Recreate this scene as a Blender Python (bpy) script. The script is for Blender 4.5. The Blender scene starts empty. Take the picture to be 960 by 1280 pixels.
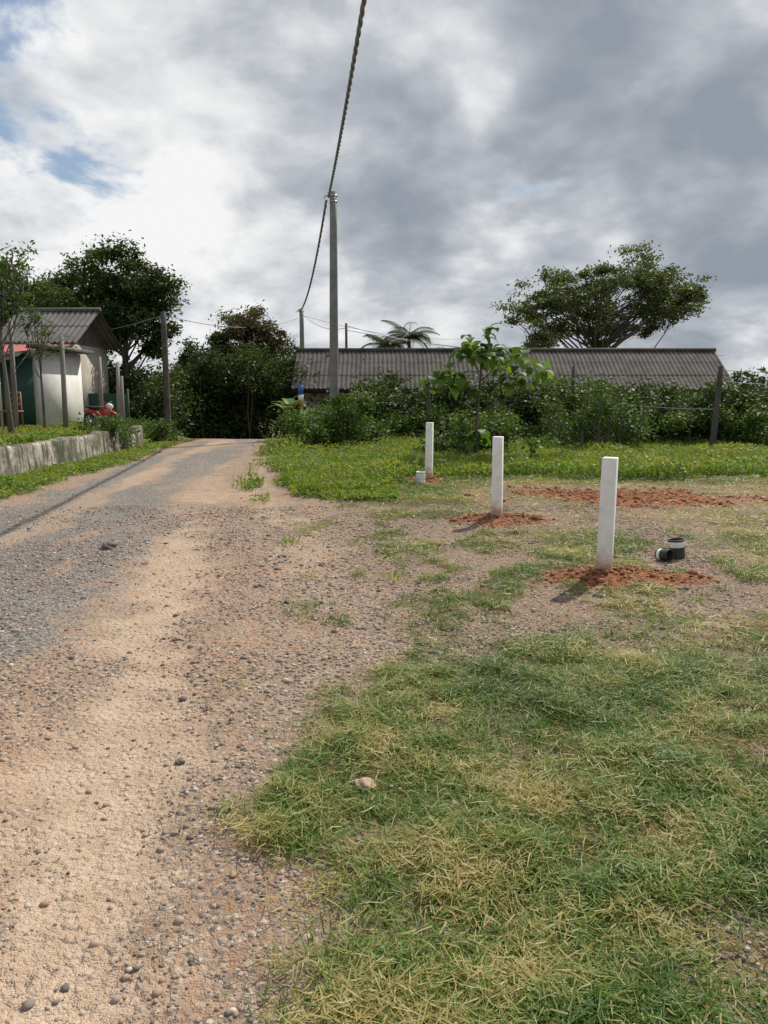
import bpy, math, numpy as np
from mathutils import Vector
R = np.random.RandomState
scene = bpy.context.scene
scene.view_settings.view_transform='Standard'
scene.view_settings.look='None'
scene.view_settings.exposure=0

# ---------------------------------------------------------------- noise
def _h(ix,iy,s):
    v=np.sin(ix*127.1+iy*311.7+s*74.7)*43758.5453
    return v-np.floor(v)
def vn(x,y,s=0):
    x=np.asarray(x,float);y=np.asarray(y,float)
    ix=np.floor(x);iy=np.floor(y);fx=x-ix;fy=y-iy
    fx=fx*fx*(3-2*fx);fy=fy*fy*(3-2*fy)
    a=_h(ix,iy,s);b=_h(ix+1,iy,s);c=_h(ix,iy+1,s);d=_h(ix+1,iy+1,s)
    return (a*(1-fx)+b*fx)*(1-fy)+(c*(1-fx)+d*fx)*fy
def fbm(x,y,s=0,o=4):
    t=0;a=.5;n=0
    for i in range(o):
        t=t+a*vn(x,y,s+i*3.1);n+=a;x=np.asarray(x)*2.03+7.1;y=np.asarray(y)*2.03+3.3;a*=.5
    return t/n
def ss(a,b,x):
    t=np.clip((np.asarray(x,float)-a)/(b-a),0,1);return t*t*(3-2*t)

# ---------------------------------------------------------------- ground masks
POSTS=[(1.79,6.10),(1.33,8.93),(0.76,12.99)]
def masks(x,y):
    x=np.asarray(x,float);y=np.asarray(y,float)
    n1=fbm(x*.9,y*.6,1)-.5; n2=fbm(x*3,y*3,5)-.5; n3=fbm(x*7,y*7,9)-.5
    w=n1*1.1+n2*.7+n3*.4
    xa=np.interp(y,[0,3,5.5,12,20,40],[-1.35,-1.6,-1.95,-2.95,-3.6,-3.8])
    xl=np.interp(y,[0,9.6,19,40],[-5.1,-5.1,-5.55,-6.3])
    asp=ss(-.1,.5,x-xl+w)*ss(-.30,.7,xa-x+w)
    asp=asp*(1-.7*ss(.50,.64,fbm(x*1.5+y*.1,y*.35,21)))
    trk=ss(.40,.1,np.abs(x-np.interp(y,[0,8,20],[-3.3,-3.9,-4.9])+w*.5))*ss(4,8,y);asp=asp*(1-.5*trk)
    xg=np.interp(y,[1.2,2.0,2.6,3.5,4.5,7,9.7,12.9,17,22,40],[-.34,-.38,-.45,-.05,.2,.1,-.55,-1.8,-2.6,-3.0,-3.2])
    gr=ss(-.15,.45,x-xg+w*1.0)
    band=ss(3.9,5.4,y+n1)*(1-ss(9.3,10.8,y))*(1-ss(2.6,4.5,x))
    patch=ss(.47,.62,fbm(x*1.6+3,y*1.3,31)+n3*.25)
    gr=gr*(1-band*(1-.72*patch))
    dry=ss(7.5,8.8,y+n1)*(1-ss(12.3,13.2,y+n1*.5+.5*n2))*ss(.6,1.6,x)
    gr=gr*(1-.6*dry)
    near=1-ss(4.6,5.6,y)
    bare=ss(.52,.64,fbm(x*2.1,y*2.1,41)+.14*ss(1.0,2.2,x)+.08*ss(1.0,.2,x-xg))
    gr=gr*(1-near*.5*bare)
    sh=ss(.60,.70,fbm(x*2.3,y*1.6,51)+n3*.1)*ss(-1.1,-.4,x-xg)*ss(3.,5,y)*(1-ss(12,14,y))*.6
    gr=np.maximum(gr,sh)
    left=ss(.0,.45,xl-x+w*.8)
    gr=np.maximum(gr,left*(.95-.35*ss(.5,.65,fbm(x*2,y*.8,61))))
    so=np.zeros_like(x)
    for (px,py),rx,ry in zip(POSTS,(.70,.54,.45),(.33,.42,.6)):
        d=np.sqrt(((x-px-.06)/rx)**2+((y-py)/ry)**2)
        so=np.maximum(so,ss(1.4,.5,d+w*1.0))
    d=np.sqrt(((x-3.3)/2.1)**2+((y-11.0)/1.1)**2); so=np.maximum(so,.75*ss(1.4,.3,d+w*1.5))
    d=np.sqrt(((x-5.2)/1.2)**2+((y-10.8)/.6)**2); so=np.maximum(so,.5*ss(1.2,.4,d+w*1.0))
    d=np.sqrt(((x-2.0)/.8)**2+((y-2.6)/1.2)**2); so=np.maximum(so,.42*ss(1.2,.3,d+w*1.4))
    gr=gr*(1-.93*ss(.25,.6,so))
    xs=np.interp(y,[0,2.8,4.4,7.6,12,20],[-1.0,-1.15,-1.42,-1.95,-2.9,-4.2])
    sm=ss(.55,.05,np.abs(x-xs+w*.9))*(1-.6*ss(8,14,y))*ss(.38,.55,fbm(x*1.2,y*.8,63)+.08)
    sm=np.maximum(sm,.5*ss(.35,.05,np.abs(x-xs-1.0-w))*ss(5,7,y))
    sm=np.maximum(sm,.6*trk)
    br=ss(-.5,.3,x-xg+w*.8)
    return asp,gr,so,sm,dry,br
YARD=.53
def gz(x,y,full=True):
    x=np.asarray(x,float);y=np.asarray(y,float)
    z=-1.3*ss(24,37,y)
    w=.12+1.9*ss(20.2,22.5,y)
    z=z+YARD*np.clip((-6.66-x)/w,0,1)*(1-ss(27,34,y))
    z=z+.05*(fbm(x*.5,y*.5,71)-.5)*ss(0,3,y)
    z=z+.022*(fbm(x*3,y*3,72)-.5)
    if full:
        m=masks(x,y)
        z=z+m[1]*(.015+.07*(fbm(x*3.5,y*3.5,75)-.3)*(y<16))+.06*m[2]*fbm(x*4,y*4,73)
        z=z-.022*m[3]
        z=z+.014*(fbm(x*14,y*14,74)-.5)*(1+3.5*m[2])*(y<14)
    for (px,py) in POSTS:
        z=z+.05*np.exp(-(((x-px)/.35)**2+((y-py)/.22)**2))
    return z

# ---------------------------------------------------------------- mesh helpers
def mk(name,V,F,mat=None,var=None,parent=None,smooth=False,fcol=None):
    V=np.asarray(V,np.float32).reshape(-1,3);F=np.asarray(F,np.int32)
    k=F.shape[1];me=bpy.data.meshes.new(name)
    me.vertices.add(len(V));me.vertices.foreach_set('co',V.ravel())
    me.loops.add(F.size);me.loops.foreach_set('vertex_index',F.ravel())
    me.polygons.add(len(F));me.polygons.foreach_set('loop_start',np.arange(0,F.size,k,dtype=np.int32))
    me.update(calc_edges=True)
    if smooth: me.polygons.foreach_set('use_smooth',np.ones(len(F),bool))
    if var is not None:
        a=me.attributes.new('var','FLOAT','FACE');a.data.foreach_set('value',np.asarray(var,np.float32))
    if mat: me.materials.append(mat)
    ob=bpy.data.objects.new(name,me);scene.collection.objects.link(ob)
    if parent: ob.parent=parent
    return ob
def empty(name,loc=(0,0,0)):
    e=bpy.data.objects.new(name,None);scene.collection.objects.link(e);e.empty_display_size=.2
    return e
class Acc:
    def __init__(s): s.V=[];s.F=[];s.A=[];s.n=0
    def add(s,V,F,a=None):
        V=np.asarray(V,float).reshape(-1,3);F=np.asarray(F,int)
        s.V.append(V);s.F.append(F+s.n);s.n+=len(V)
        s.A.append(np.full(len(F),.5) if a is None else np.broadcast_to(np.asarray(a,float),(len(F),)))
    def out(s,name,mat,parent=None,smooth=False):
        return mk(name,np.concatenate(s.V),np.concatenate(s.F),mat,np.concatenate(s.A),parent,smooth)
def tube(P,r,k=7,cap=True):
    P=np.asarray(P,float);n=len(P);r=np.broadcast_to(np.asarray(r,float),(n,))
    T=np.gradient(P,axis=0);T/=np.linalg.norm(T,axis=1)[:,None]+1e-9
    ref=np.array([0,0,1.]) if abs(T[:,2]).mean()<.8 else np.array([1.,0,0])
    A=np.cross(T,ref);A/=np.linalg.norm(A,axis=1)[:,None]+1e-9;B=np.cross(T,A)
    th=np.arange(k)*2*np.pi/k
    V=P[:,None]+r[:,None,None]*(A[:,None]*np.cos(th)[None,:,None]+B[:,None]*np.sin(th)[None,:,None])
    V=V.reshape(-1,3);i=np.arange(n-1)[:,None]*k;j=np.arange(k)[None];j2=(j+1)%k
    F=np.stack([i+j,i+j2,i+k+j2,i+k+j],-1).reshape(-1,4)
    if cap:
        c0=len(V);V=np.vstack([V,P[:1],P[-1:]])
        q=[]
        for a in range(0,k,2):
            a1=(a+1)%k;a2=(a+2)%k if a+1<k else a1
            if a2==a1: continue
            q.append([c0,a2,a1,a]);b=(n-1)*k;q.append([c0+1,b+a,b+a1,b+a2])
        F=np.vstack([F,np.array(q)])
    return V,F
def boxV(x0,x1,y0,y1,z0,z1):
    V=[(x0,y0,z0),(x1,y0,z0),(x1,y1,z0),(x0,y1,z0),(x0,y0,z1),(x1,y0,z1),(x1,y1,z1),(x0,y1,z1)]
    F=[(0,3,2,1),(4,5,6,7),(0,1,5,4),(1,2,6,5),(2,3,7,6),(3,0,4,7)]
    return V,F
def box(name,x0,x1,y0,y1,z0,z1,mat,parent=None,bev=0):
    V,F=boxV(x0,x1,y0,y1,z0,z1);o=mk(name,V,F,mat,None,parent)
    if bev:
        m=o.modifiers.new('b','BEVEL');m.width=bev;m.segments=2
    return o
def quads(C,s,rg,asp=.45,flat=0.):
    n=len(C);u=rg.normal(size=(n,3));u[:,2]*=(1-flat);u/=np.linalg.norm(u,axis=1)[:,None]
    v=np.cross(u,rg.normal(size=(n,3))+np.array([0,0,flat*3]));v/=np.linalg.norm(v,axis=1)[:,None]+1e-9
    s=np.broadcast_to(s,(n,))[:,None]
    nn=np.cross(u,v)*s*.18
    V=np.stack([C-u*s,C+v*s*asp+nn-u*s*.15,C+u*s,C-v*s*asp+nn-u*s*.15],1).reshape(-1,3)
    return V,np.arange(4*n).reshape(n,4)
def blades(P,L,W,lean,az,bend,tw=None):
    n=len(P);h=np.stack([np.cos(az),np.sin(az),0*az],1);z=np.array([0,0,1.])
    l2=lean+bend
    mid=P+(L*.5)[:,None]*(h*np.sin(lean)[:,None]+z*np.cos(lean)[:,None])
    tip=mid+(L*.5)[:,None]*(h*np.sin(l2)[:,None]+z*np.cos(l2)[:,None])
    w=np.stack([-np.sin(az),np.cos(az),0*az if tw is None else tw],1)*(W/2)[:,None]
    V=np.stack([P-w,P+w,mid-w*.8,mid+w*.8,tip],1).reshape(-1,3)
    b=np.arange(n)[:,None]*5
    F=np.concatenate([b+[0,1,3],b+[0,3,2],b+[2,3,4]],1).reshape(-1,3)
    return V,F

# ---------------------------------------------------------------- material helpers
class N:
    def __init__(s,name=None,tree=None):
        if tree is None:
            s.m=bpy.data.materials.new(name);s.m.use_nodes=True;s.t=s.m.node_tree
        else: s.t=tree
        s.t.nodes.clear()
    def n(s,ty,ins=None,**kw):
        nd=s.t.nodes.new(ty)
        for k,v in kw.items(): setattr(nd,k,v)
        for k,v in (ins or {}).items():
            if isinstance(v,bpy.types.NodeSocket): s.t.links.new(v,nd.inputs[k])
            else: nd.inputs[k].default_value=v
        return nd
    def math(s,op,a,b=0.,c=None,clamp=False):
        d={0:a,1:b}
        if c is not None:d[2]=c
        nd=s.n('ShaderNodeMath',d,operation=op);nd.use_clamp=clamp;return nd.outputs[0]
    def vm(s,op,a,b=None,sc=None):
        d={0:a}
        if b is not None:d[1]=b
        nd=s.n('ShaderNodeVectorMath',d,operation=op)
        if sc is not None: nd.inputs['Scale'].default_value=sc
        return nd
    def mix(s,f,a,b,bt='MIX'):
        nd=s.n('ShaderNodeMix',data_type='RGBA',blend_type=bt)
        for k,v in ((0,f),(6,a),(7,b)):
            if isinstance(v,bpy.types.NodeSocket): s.t.links.new(v,nd.inputs[k])
            else: nd.inputs[k].default_value=(v if k==0 else tuple(v)+(1,) if len(v)==3 else v)
        return nd.outputs[2]
    def ramp(s,f,pts):
        nd=s.n('ShaderNodeValToRGB',{0:f});cr=nd.color_ramp
        while len(cr.elements)<len(pts): cr.elements.new(.5)
        for e,(p,c) in zip(cr.elements,pts):
            e.position=p;e.color=tuple(c)+(1,) if not np.isscalar(c) else (c,c,c,1)
        return nd.outputs[0]
    def noise(s,vec,scale,detail=4,rough=.55,out=0,dist=0):
        return s.n('ShaderNodeTexNoise',{'Vector':vec,'Scale':scale,'Detail':detail,'Roughness':rough,'Distortion':dist}).outputs[out]
    def sstep(s,v,a,b):
        nd=s.n('ShaderNodeMapRange',{0:v,1:a,2:b,3:0.,4:1.},interpolation_type='SMOOTHSTEP');return nd.outputs[0]
    def out(s,sh):
        s.n('ShaderNodeOutputMaterial',{0:sh});return s.m
def pos(N_): return N_.n('ShaderNodeNewGeometry').outputs['Position']
def simple(name,c1,c2,scale=6,rough=.8,bump=.2,metal=0,bscale=None,stretch=None):
    g=N(name);p=pos(g)
    if stretch: p=g.vm('MULTIPLY',p,stretch).outputs[0]
    a=g.noise(p,scale,4,.65)
    col=g.mix(g.sstep(a,.35,.65),c1,c2)
    b=g.noise(p,bscale or scale*6,3,.6)
    col=g.mix(g.math('MULTIPLY',b,.35),col,(c1[0]*.5,c1[1]*.5,c1[2]*.5))
    bp=g.n('ShaderNodeBump',{'Strength':bump,'Distance':.01,'Height':b})
    return g.out(g.n('ShaderNodeBsdfPrincipled',{'Base Color':col,'Roughness':rough,'Metallic':metal,'Normal':bp.outputs[0]}).outputs[0])
def foliage(name,pts,trans=.35,rough=.55,spec=.25):
    g=N(name);v=g.n('ShaderNodeAttribute',attribute_name='var').outputs['Fac']
    col=g.ramp(v,pts)
    pr=g.n('ShaderNodeBsdfPrincipled',{'Base Color':col,'Roughness':rough,'Specular IOR Level':spec})
    tc=g.mix(1.,col,(1.3,1.35,.5),'MULTIPLY')
    tr=g.n('ShaderNodeBsdfTranslucent',{'Color':tc})
    return g.out(g.n('ShaderNodeMixShader',{0:trans,1:pr.outputs[0],2:tr.outputs[0]}).outputs[0])

M_leafD=foliage('dark_leaf',[(0,(.020,.034,.010)),(.5,(.038,.064,.016)),(1,(.085,.125,.028))],.26)
M_leafM=foliage('mid_leaf',[(0,(.030,.056,.013)),(.5,(.065,.112,.024)),(1,(.13,.19,.038))],.33)
M_leafL=foliage('light_leaf',[(0,(.06,.11,.022)),(.5,(.11,.19,.038)),(1,(.19,.27,.06))],.4)
M_leafB=foliage('brown_leaf',[(0,(.055,.036,.022)),(.5,(.08,.058,.028)),(1,(.08,.09,.03))],.25)
M_leafG=foliage('grey_green_leaf',[(0,(.05,.068,.028)),(.5,(.08,.105,.04)),(1,(.13,.165,.06))],.33)
M_grass=foliage('grass_blade',[(0,(.46,.37,.17)),(.20,(.36,.32,.12)),(.34,(.20,.25,.055)),(.62,(.125,.22,.034)),(1,(.06,.13,.02))],.38,.5,.35)
M_weed=foliage('weed_leaf',[(0,(.22,.25,.06)),(.35,(.16,.25,.045)),(.7,(.115,.205,.035)),(1,(.06,.115,.02))],.42)
M_bark=simple('bark',(.09,.075,.06),(.16,.14,.12),5,.9,.5,stretch=(1,1,.3))
M_conc=simple('pole_concrete',(.18,.18,.172),(.26,.255,.24),3,.85,.15)
M_fpost=simple('weathered_post',(.20,.18,.155),(.30,.28,.24),5,.9,.3,stretch=(1,1,.3))
M_dpole=simple('dark_pole',(.06,.055,.05),(.11,.10,.09),4,.9,.3)
M_wire=simple('cable_rubber',(.22,.22,.24),(.30,.30,.32),8,.6,.05)
M_roof=simple('old_roof_sheet',(.050,.044,.040),(.095,.085,.078),1.6,.9,.2)
M_roof2=simple('grey_roof_sheet',(.07,.066,.062),(.13,.125,.12),1.2,.85,.2)
M_red=simple('red_tin',(.28,.05,.05),(.38,.09,.08),2,.5,.1)
M_green=simple('green_paint',(.012,.06,.045),(.02,.085,.06),2,.6,.1)
M_whitewall=simple('white_plaster',(.62,.61,.58),(.74,.73,.70),1.5,.85,.1)
M_cream=simple('cream_plaster',(.34,.31,.26),(.45,.42,.36),1.5,.85,.1)
M_dark=simple('dark_opening',(.012,.012,.012),(.02,.02,.02),2,.4,.0)
M_wood=simple('brown_wood',(.24,.10,.04),(.34,.16,.07),4,.6,.2)
M_black=simple('black_rubber',(.02,.02,.02),(.035,.035,.035),6,.5,.1)
M_redp=simple('red_paint',(.55,.03,.03),(.62,.05,.04),4,.3,.0)
M_wp=simple('white_paint_plastic',(.72,.72,.70),(.8,.8,.78),6,.4,.05)
M_steel=simple('steel',(.4,.4,.4),(.5,.5,.5),6,.35,.05,.8)

# ---------------------------------------------------------------- ground
def ground_mat():
    g=N('ground_surface');p=pos(g)
    at=g.n('ShaderNodeAttribute',attribute_name='mask')
    sx=g.n('ShaderNodeSeparateColor',{0:at.outputs['Color']});A,G,S=sx.outputs[0],sx.outputs[1],sx.outputs[2]
    SM=at.outputs['Alpha']
    BR=g.n('ShaderNodeAttribute',attribute_name='brown').outputs['Fac']
    n_big=g.noise(g.vm('MULTIPLY',p,(1,.45,1)).outputs[0],1.3,3,.65);n_m=g.noise(p,5,4,.65);n_f=g.noise(p,34,3,.7);n_g=g.noise(p,150,1,.6)
    v1=g.n('ShaderNodeTexVoronoi',{'Vector':p,'Scale':38.});v2=g.n('ShaderNodeTexVoronoi',{'Vector':p,'Scale':85.})
    s1=g.n('ShaderNodeSeparateColor',{0:v1.outputs['Color']});c1=s1.outputs[0];c1b=s1.outputs[1]
    c2=g.n('ShaderNodeSeparateColor',{0:v2.outputs['Color']}).outputs[0]
    sand=g.mix(g.sstep(n_m,.35,.65),(.32,.225,.155),(.44,.325,.235))
    sand=g.mix(g.sstep(n_f,.4,.7),sand,(.23,.16,.115))
    sand=g.mix(g.math('MULTIPLY',g.sstep(n_big,.42,.62),.75),sand,(.36,.215,.14))
    sand=g.mix(g.math('MULTIPLY',BR,.72),sand,g.mix(g.sstep(n_f,.35,.7),(.14,.09,.06),(.27,.18,.12)))
    peb=g.ramp(c2,[(0,(.10,.088,.08)),(.4,(.25,.21,.18)),(.75,(.34,.25,.19)),(1,(.54,.48,.42))])
    peb1=g.ramp(c1b,[(0,(.10,.088,.08)),(.5,(.27,.22,.18)),(.8,(.37,.26,.19)),(1,(.50,.46,.42))])
    inv=g.math('SUBTRACT',1.,g.math('MULTIPLY',SM,.8))
    gravelly=g.mix(g.math('MULTIPLY',g.math('MULTIPLY',g.sstep(c1,.3,.5),inv),.65),sand,peb)
    gravelly=g.mix(g.math('MULTIPLY',g.math('MULTIPLY',g.math('MULTIPLY',g.sstep(c1,.62,.7),inv),g.sstep(v1.outputs['Distance'],.5,.35)),.8),gravelly,peb1)
    smooth_c=g.mix(g.sstep(n_m,.3,.7),(.47,.35,.255),(.56,.435,.33))
    smooth_c=g.mix(g.math('MULTIPLY',g.sstep(n_g,.4,.7),.5),smooth_c,(.29,.205,.15))
    base=g.mix(g.math('MULTIPLY',SM,.8),gravelly,smooth_c)
    asp=g.ramp(c2,[(0,(.07,.066,.063)),(.35,(.15,.14,.132)),(.7,(.235,.218,.20)),(1,(.42,.395,.36))])
    asp=g.mix(g.math('MULTIPLY',g.sstep(n_m,.45,.68),.55),asp,(.27,.21,.165))
    am=g.sstep(g.math('ADD',g.math('ADD',A,g.math('MULTIPLY',g.math('SUBTRACT',n_f,.5),1.0)),g.math('MULTIPLY',g.math('SUBTRACT',n_m,.5),.9)),.25,.75)
    am=g.math('MULTIPLY',am,g.math('SUBTRACT',1.,g.math('MULTIPLY',SM,.5)))
    base=g.mix(am,base,asp)
    litter=g.mix(g.sstep(n_f,.35,.7),(.085,.065,.03),(.24,.175,.08))
    litter=g.mix(g.math('MULTIPLY',g.sstep(n_m,.42,.58),.75),litter,(.065,.10,.022))
    gm=g.sstep(g.math('ADD',G,g.math('MULTIPLY',g.math('SUBTRACT',n_f,.5),.9)),.2,.8)
    base=g.mix(gm,base,litter)
    soil=g.mix(g.sstep(n_f,.3,.7),(.17,.070,.034),(.36,.155,.075))
    soil=g.mix(g.sstep(c1,.7,.9),soil,(.13,.055,.03))
    sm_=g.sstep(g.math('ADD',S,g.math('MULTIPLY',g.math('SUBTRACT',n_f,.5),.9)),.2,.7)
    base=g.mix(sm_,base,soil)
    hgt=g.math('ADD',g.math('MULTIPLY',n_f,1.0),g.math('MULTIPLY',g.math('MULTIPLY',g.math('SUBTRACT',.6,v1.outputs['Distance']),g.sstep(c1,.3,.7)),.9))
    hgt=g.math('ADD',hgt,g.math('MULTIPLY',n_g,.35))
    bp=g.n('ShaderNodeBump',{'Strength':.9,'Distance':.024,'Height':hgt})
    return g.out(g.n('ShaderNodeBsdfPrincipled',{'Base Color':base,'Roughness':.95,'Specular IOR Level':.15,'Normal':bp.outputs[0]}).outputs[0])
xs=np.unique(np.concatenate([[-400,-200,-100,-60,-40,-30,-24,-20,-17,-15,-13,-12,-11,-10,-9.5,-9,-8.6,-8.2,-7.9],np.arange(-7.6,8,.05),np.arange(8,14,.3),[15,17,20,24,30,40,60,100,200,400],[-6.66,-6.78]]))
ys=[-20,-10,-6,-3,-1,0,.5];y=.8
while y<42: ys.append(y);y+=max(.035,.008*y)
ys+= [44,47,50,55,60,70,80,100,140,200,300,450]
X,Y=np.meshgrid(xs,np.array(ys));X=X.ravel();Y=Y.ravel()
Z=gz(X,Y);nx=len(xs);ny=len(ys)
i=np.arange(ny-1)[:,None]*nx;j=np.arange(nx-1)[None]
F=np.stack([i+j,i+j+1,i+j+1+nx,i+j+nx],-1).reshape(-1,4)
gr=mk('ground',np.stack([X,Y,Z],1),F,ground_mat(),smooth=True)
mm=masks(X,Y)
ca=gr.data.color_attributes.new('mask','FLOAT_COLOR','POINT')
ca.data.foreach_set('color',np.stack([mm[0],mm[1],mm[2],mm[3]],1).astype(np.float32).ravel())
ba=gr.data.attributes.new('brown','FLOAT','POINT');ba.data.foreach_set('value',mm[5].astype(np.float32))

# ---------------------------------------------------------------- gravel & stones
ph=(1+5**.5)/2
ICV=np.array([(-1,ph,0),(1,ph,0),(-1,-ph,0),(1,-ph,0),(0,-1,ph),(0,1,ph),(0,-1,-ph),(0,1,-ph),(ph,0,-1),(ph,0,1),(-ph,0,-1),(-ph,0,1)])/1.9
ICF=np.array([(0,11,5),(0,5,1),(0,1,7),(0,7,10),(0,10,11),(1,5,9),(5,11,4),(11,10,2),(10,7,6),(7,1,8),(3,9,4),(3,4,2),(3,2,6),(3,6,8),(3,8,9),(4,9,5),(2,4,11),(6,2,10),(8,6,7),(9,8,1)])
def stones(name,P,s,mat,rg,var):
    n=len(P);sc=s[:,None]*rg.uniform(.6,1.15,(n,3));sc[:,2]*=.65
    V=ICV[None]*(1+rg.uniform(-.2,.2,(n,12,1)))*sc[:,None]
    a=rg.uniform(0,6.28,n);c,s_=np.cos(a)[:,None],np.sin(a)[:,None]
    V=np.stack([V[...,0]*c-V[...,1]*s_,V[...,0]*s_+V[...,1]*c,V[...,2]],-1)+P[:,None]
    F=(ICF[None]+np.arange(n)[:,None,None]*12).reshape(-1,3)
    return mk(name,V.reshape(-1,3),F,mat,np.repeat(var,20))
g=N('stone');v=g.n('ShaderNodeAttribute',attribute_name='var').outputs['Fac']
col=g.ramp(v,[(0,(.11,.095,.085)),(.35,(.22,.19,.165)),(.6,(.34,.26,.20)),(.8,(.30,.18,.12)),(1,(.5,.46,.41))])
M_stone=g.out(g.n('ShaderNodeBsdfPrincipled',{'Base Color':col,'Roughness':.9}).outputs[0])
rg=R(3)
n=210000;px=rg.uniform(-6,3.2,n);py=1.2+9*rg.uniform(0,1,n)**1.7
k=np.abs(px)<.62*py+.4;px,py=px[k],py[k];n=len(px)
m=masks(px,py);keep=rg.uniform(0,1,n)<(1.-.9*m[3])*(1-.75*m[1])*(1-.7*m[2])*np.clip(2.6*(fbm(px*1.5,py*1.5,81)-.25),.12,1)
px,py=px[keep],py[keep];s=rg.lognormal(-5.3,.48,len(px))*(1+.05*py);s=np.clip(s,.003,.026)
stones('gravel',np.stack([px,py,gz(px,py)+s*.12],1),s,M_stone,rg,rg.uniform(0,1,len(px)))
n=30000;px=rg.uniform(.3,7,n);py=rg.uniform(5.4,14,n);m=masks(px,py);k=rg.uniform(0,1,n)<m[2]*1.2-.25;px,py=px[k],py[k]
s=np.clip(rg.lognormal(-4.3,.5,len(px)),.005,.05)
g=N('clod');v=g.n('ShaderNodeAttribute',attribute_name='var').outputs['Fac']
col=g.ramp(v,[(0,(.14,.056,.03)),(.6,(.29,.125,.063)),(1,(.40,.20,.11))])
M_clod=g.out(g.n('ShaderNodeBsdfPrincipled',{'Base Color':col,'Roughness':1.}).outputs[0])
stones('soil_clods',np.stack([px,py,gz(px,py)+s*.2],1),s,M_clod,rg,rg.uniform(0,1,len(px)))
def rock(x,y,s,seed,mat=M_stone,var=.15):
    import bmesh
    r=R(seed);bm=bmesh.new();bmesh.ops.create_icosphere(bm,subdivisions=3,radius=1)
    f=r.uniform(.7,1.1,3)
    for v in bm.verts:
        c=v.co;d=1+.22*math.sin(c.x*3+seed)*math.cos(c.y*2.7+seed*2)+.12*math.sin(c.z*6+c.x*5+seed)
        v.co=Vector((c.x*f[0],c.y*f[1],c.z*.55))*d*s
    me=bpy.data.meshes.new('rock');bm.to_mesh(me);bm.free();me.materials.append(mat)
    a=me.attributes.new('var','FLOAT','FACE');a.data.foreach_set('value',np.full(len(me.polygons),var,np.float32))
    o=bpy.data.objects.new('rock',me);scene.collection.objects.link(o);o.location=(x,y,float(gz(x,y))+s*.3)
for k,(x,y_,s,v) in enumerate([(-2.68,7.35,.075,.05),(-.85,3.0,.022,.1),(-.07,2.72,.042,.65),(-1.27,4.55,.03,.7),(-.7,5.4,.035,.1),(-1.0,5.9,.03,.2),(-.55,6.7,.04,.4),(-.95,7.0,.035,.1),(-.2,1.62,.03,.7),(-.8,4.2,.02,.2),(-.35,5.0,.03,.1),(-3.6,6.2,.04,.3),(-.1,1.42,.03,.05)]):
    rock(x,y_,s,k+1,var=v)

# ---------------------------------------------------------------- grass
rg=R(11);ac=Acc()
def scatter(n,x0,x1,y0,y1,pw=1.):
    x=rg.uniform(x0,x1,n);y=y0+(y1-y0)*rg.uniform(0,1,n)**pw;return x,y
def near(n,x0,x1,y0,y1,hs,ws,pw,up,gadd=0.):
    x,y=scatter(n,x0,x1,y0,y1,pw)
    vis=np.abs(x)<.62*y+.6
    x,y=x[vis],y[vis]
    m=masks(x,y);cl=fbm(x*5,y*5,91);k=rg.uniform(0,1,len(x))<np.clip(m[1],0,1)**1.2*np.clip(.15+2.8*(cl-.28),.1,1.3)
    x,y=x[k],y[k];gm=m[1][k];dr=m[4][k];n=len(x)
    green=.64+gadd+2.2*(fbm(x*1.5,y*1.5,95)-.5)+1.2*(fbm(x*7,y*7,96)-.5)-.18*ss(1.,2.4,x)*ss(4.5,2,y)+.2*(gm-.6)-.38*dr
    z=gz(x,y)
    u=rg.uniform(0,1,n)<up*np.clip(.4+green,.3,1)
    tall=.35+1.5*fbm(x*2.6,y*2.6,97)**1.3
    L=np.where(u,rg.uniform(.02,.065,n)*tall,rg.uniform(.025,.095,n))*hs
    lean=np.where(u,rg.uniform(.1,1.2,n),rg.uniform(1.15,1.7,n))
    z=z+np.where(u,-.004,rg.uniform(.0,.04,n)*tall)
    bend=np.where(u,rg.uniform(.2,1.1,n),rg.uniform(-.5,.6,n))
    W=rg.uniform(.0016,.0048,n)*ws
    az=rg.uniform(0,6.28,n)
    var=np.where(u,green+.18,green-.10+rg.normal(0,.2,n))+rg.normal(0,.15,n)
    var=np.where(rg.uniform(0,1,n)<.15,rg.uniform(0,.25,n),var)
    V,F=blades(np.stack([x,y,z],1),L,W,lean,az,bend,rg.uniform(-.6,.6,n))
    ac.add(V,F,np.repeat(np.clip(var,0,1),3))
near(470000,-1.2,3.4,1.15,4.2,1.,1.,1.15,.5)
near(220000,-1.6,6,4.2,8.2,1.1,1.6,1.1,.5)
near(130000,-3.2,9,8,13.5,1.2,2.4,1.,.55)
near(60000,-7.6,-4.6,6,21,1.3,3.0,1.,.8,.15)
ac.out('grass',M_grass)

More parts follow.
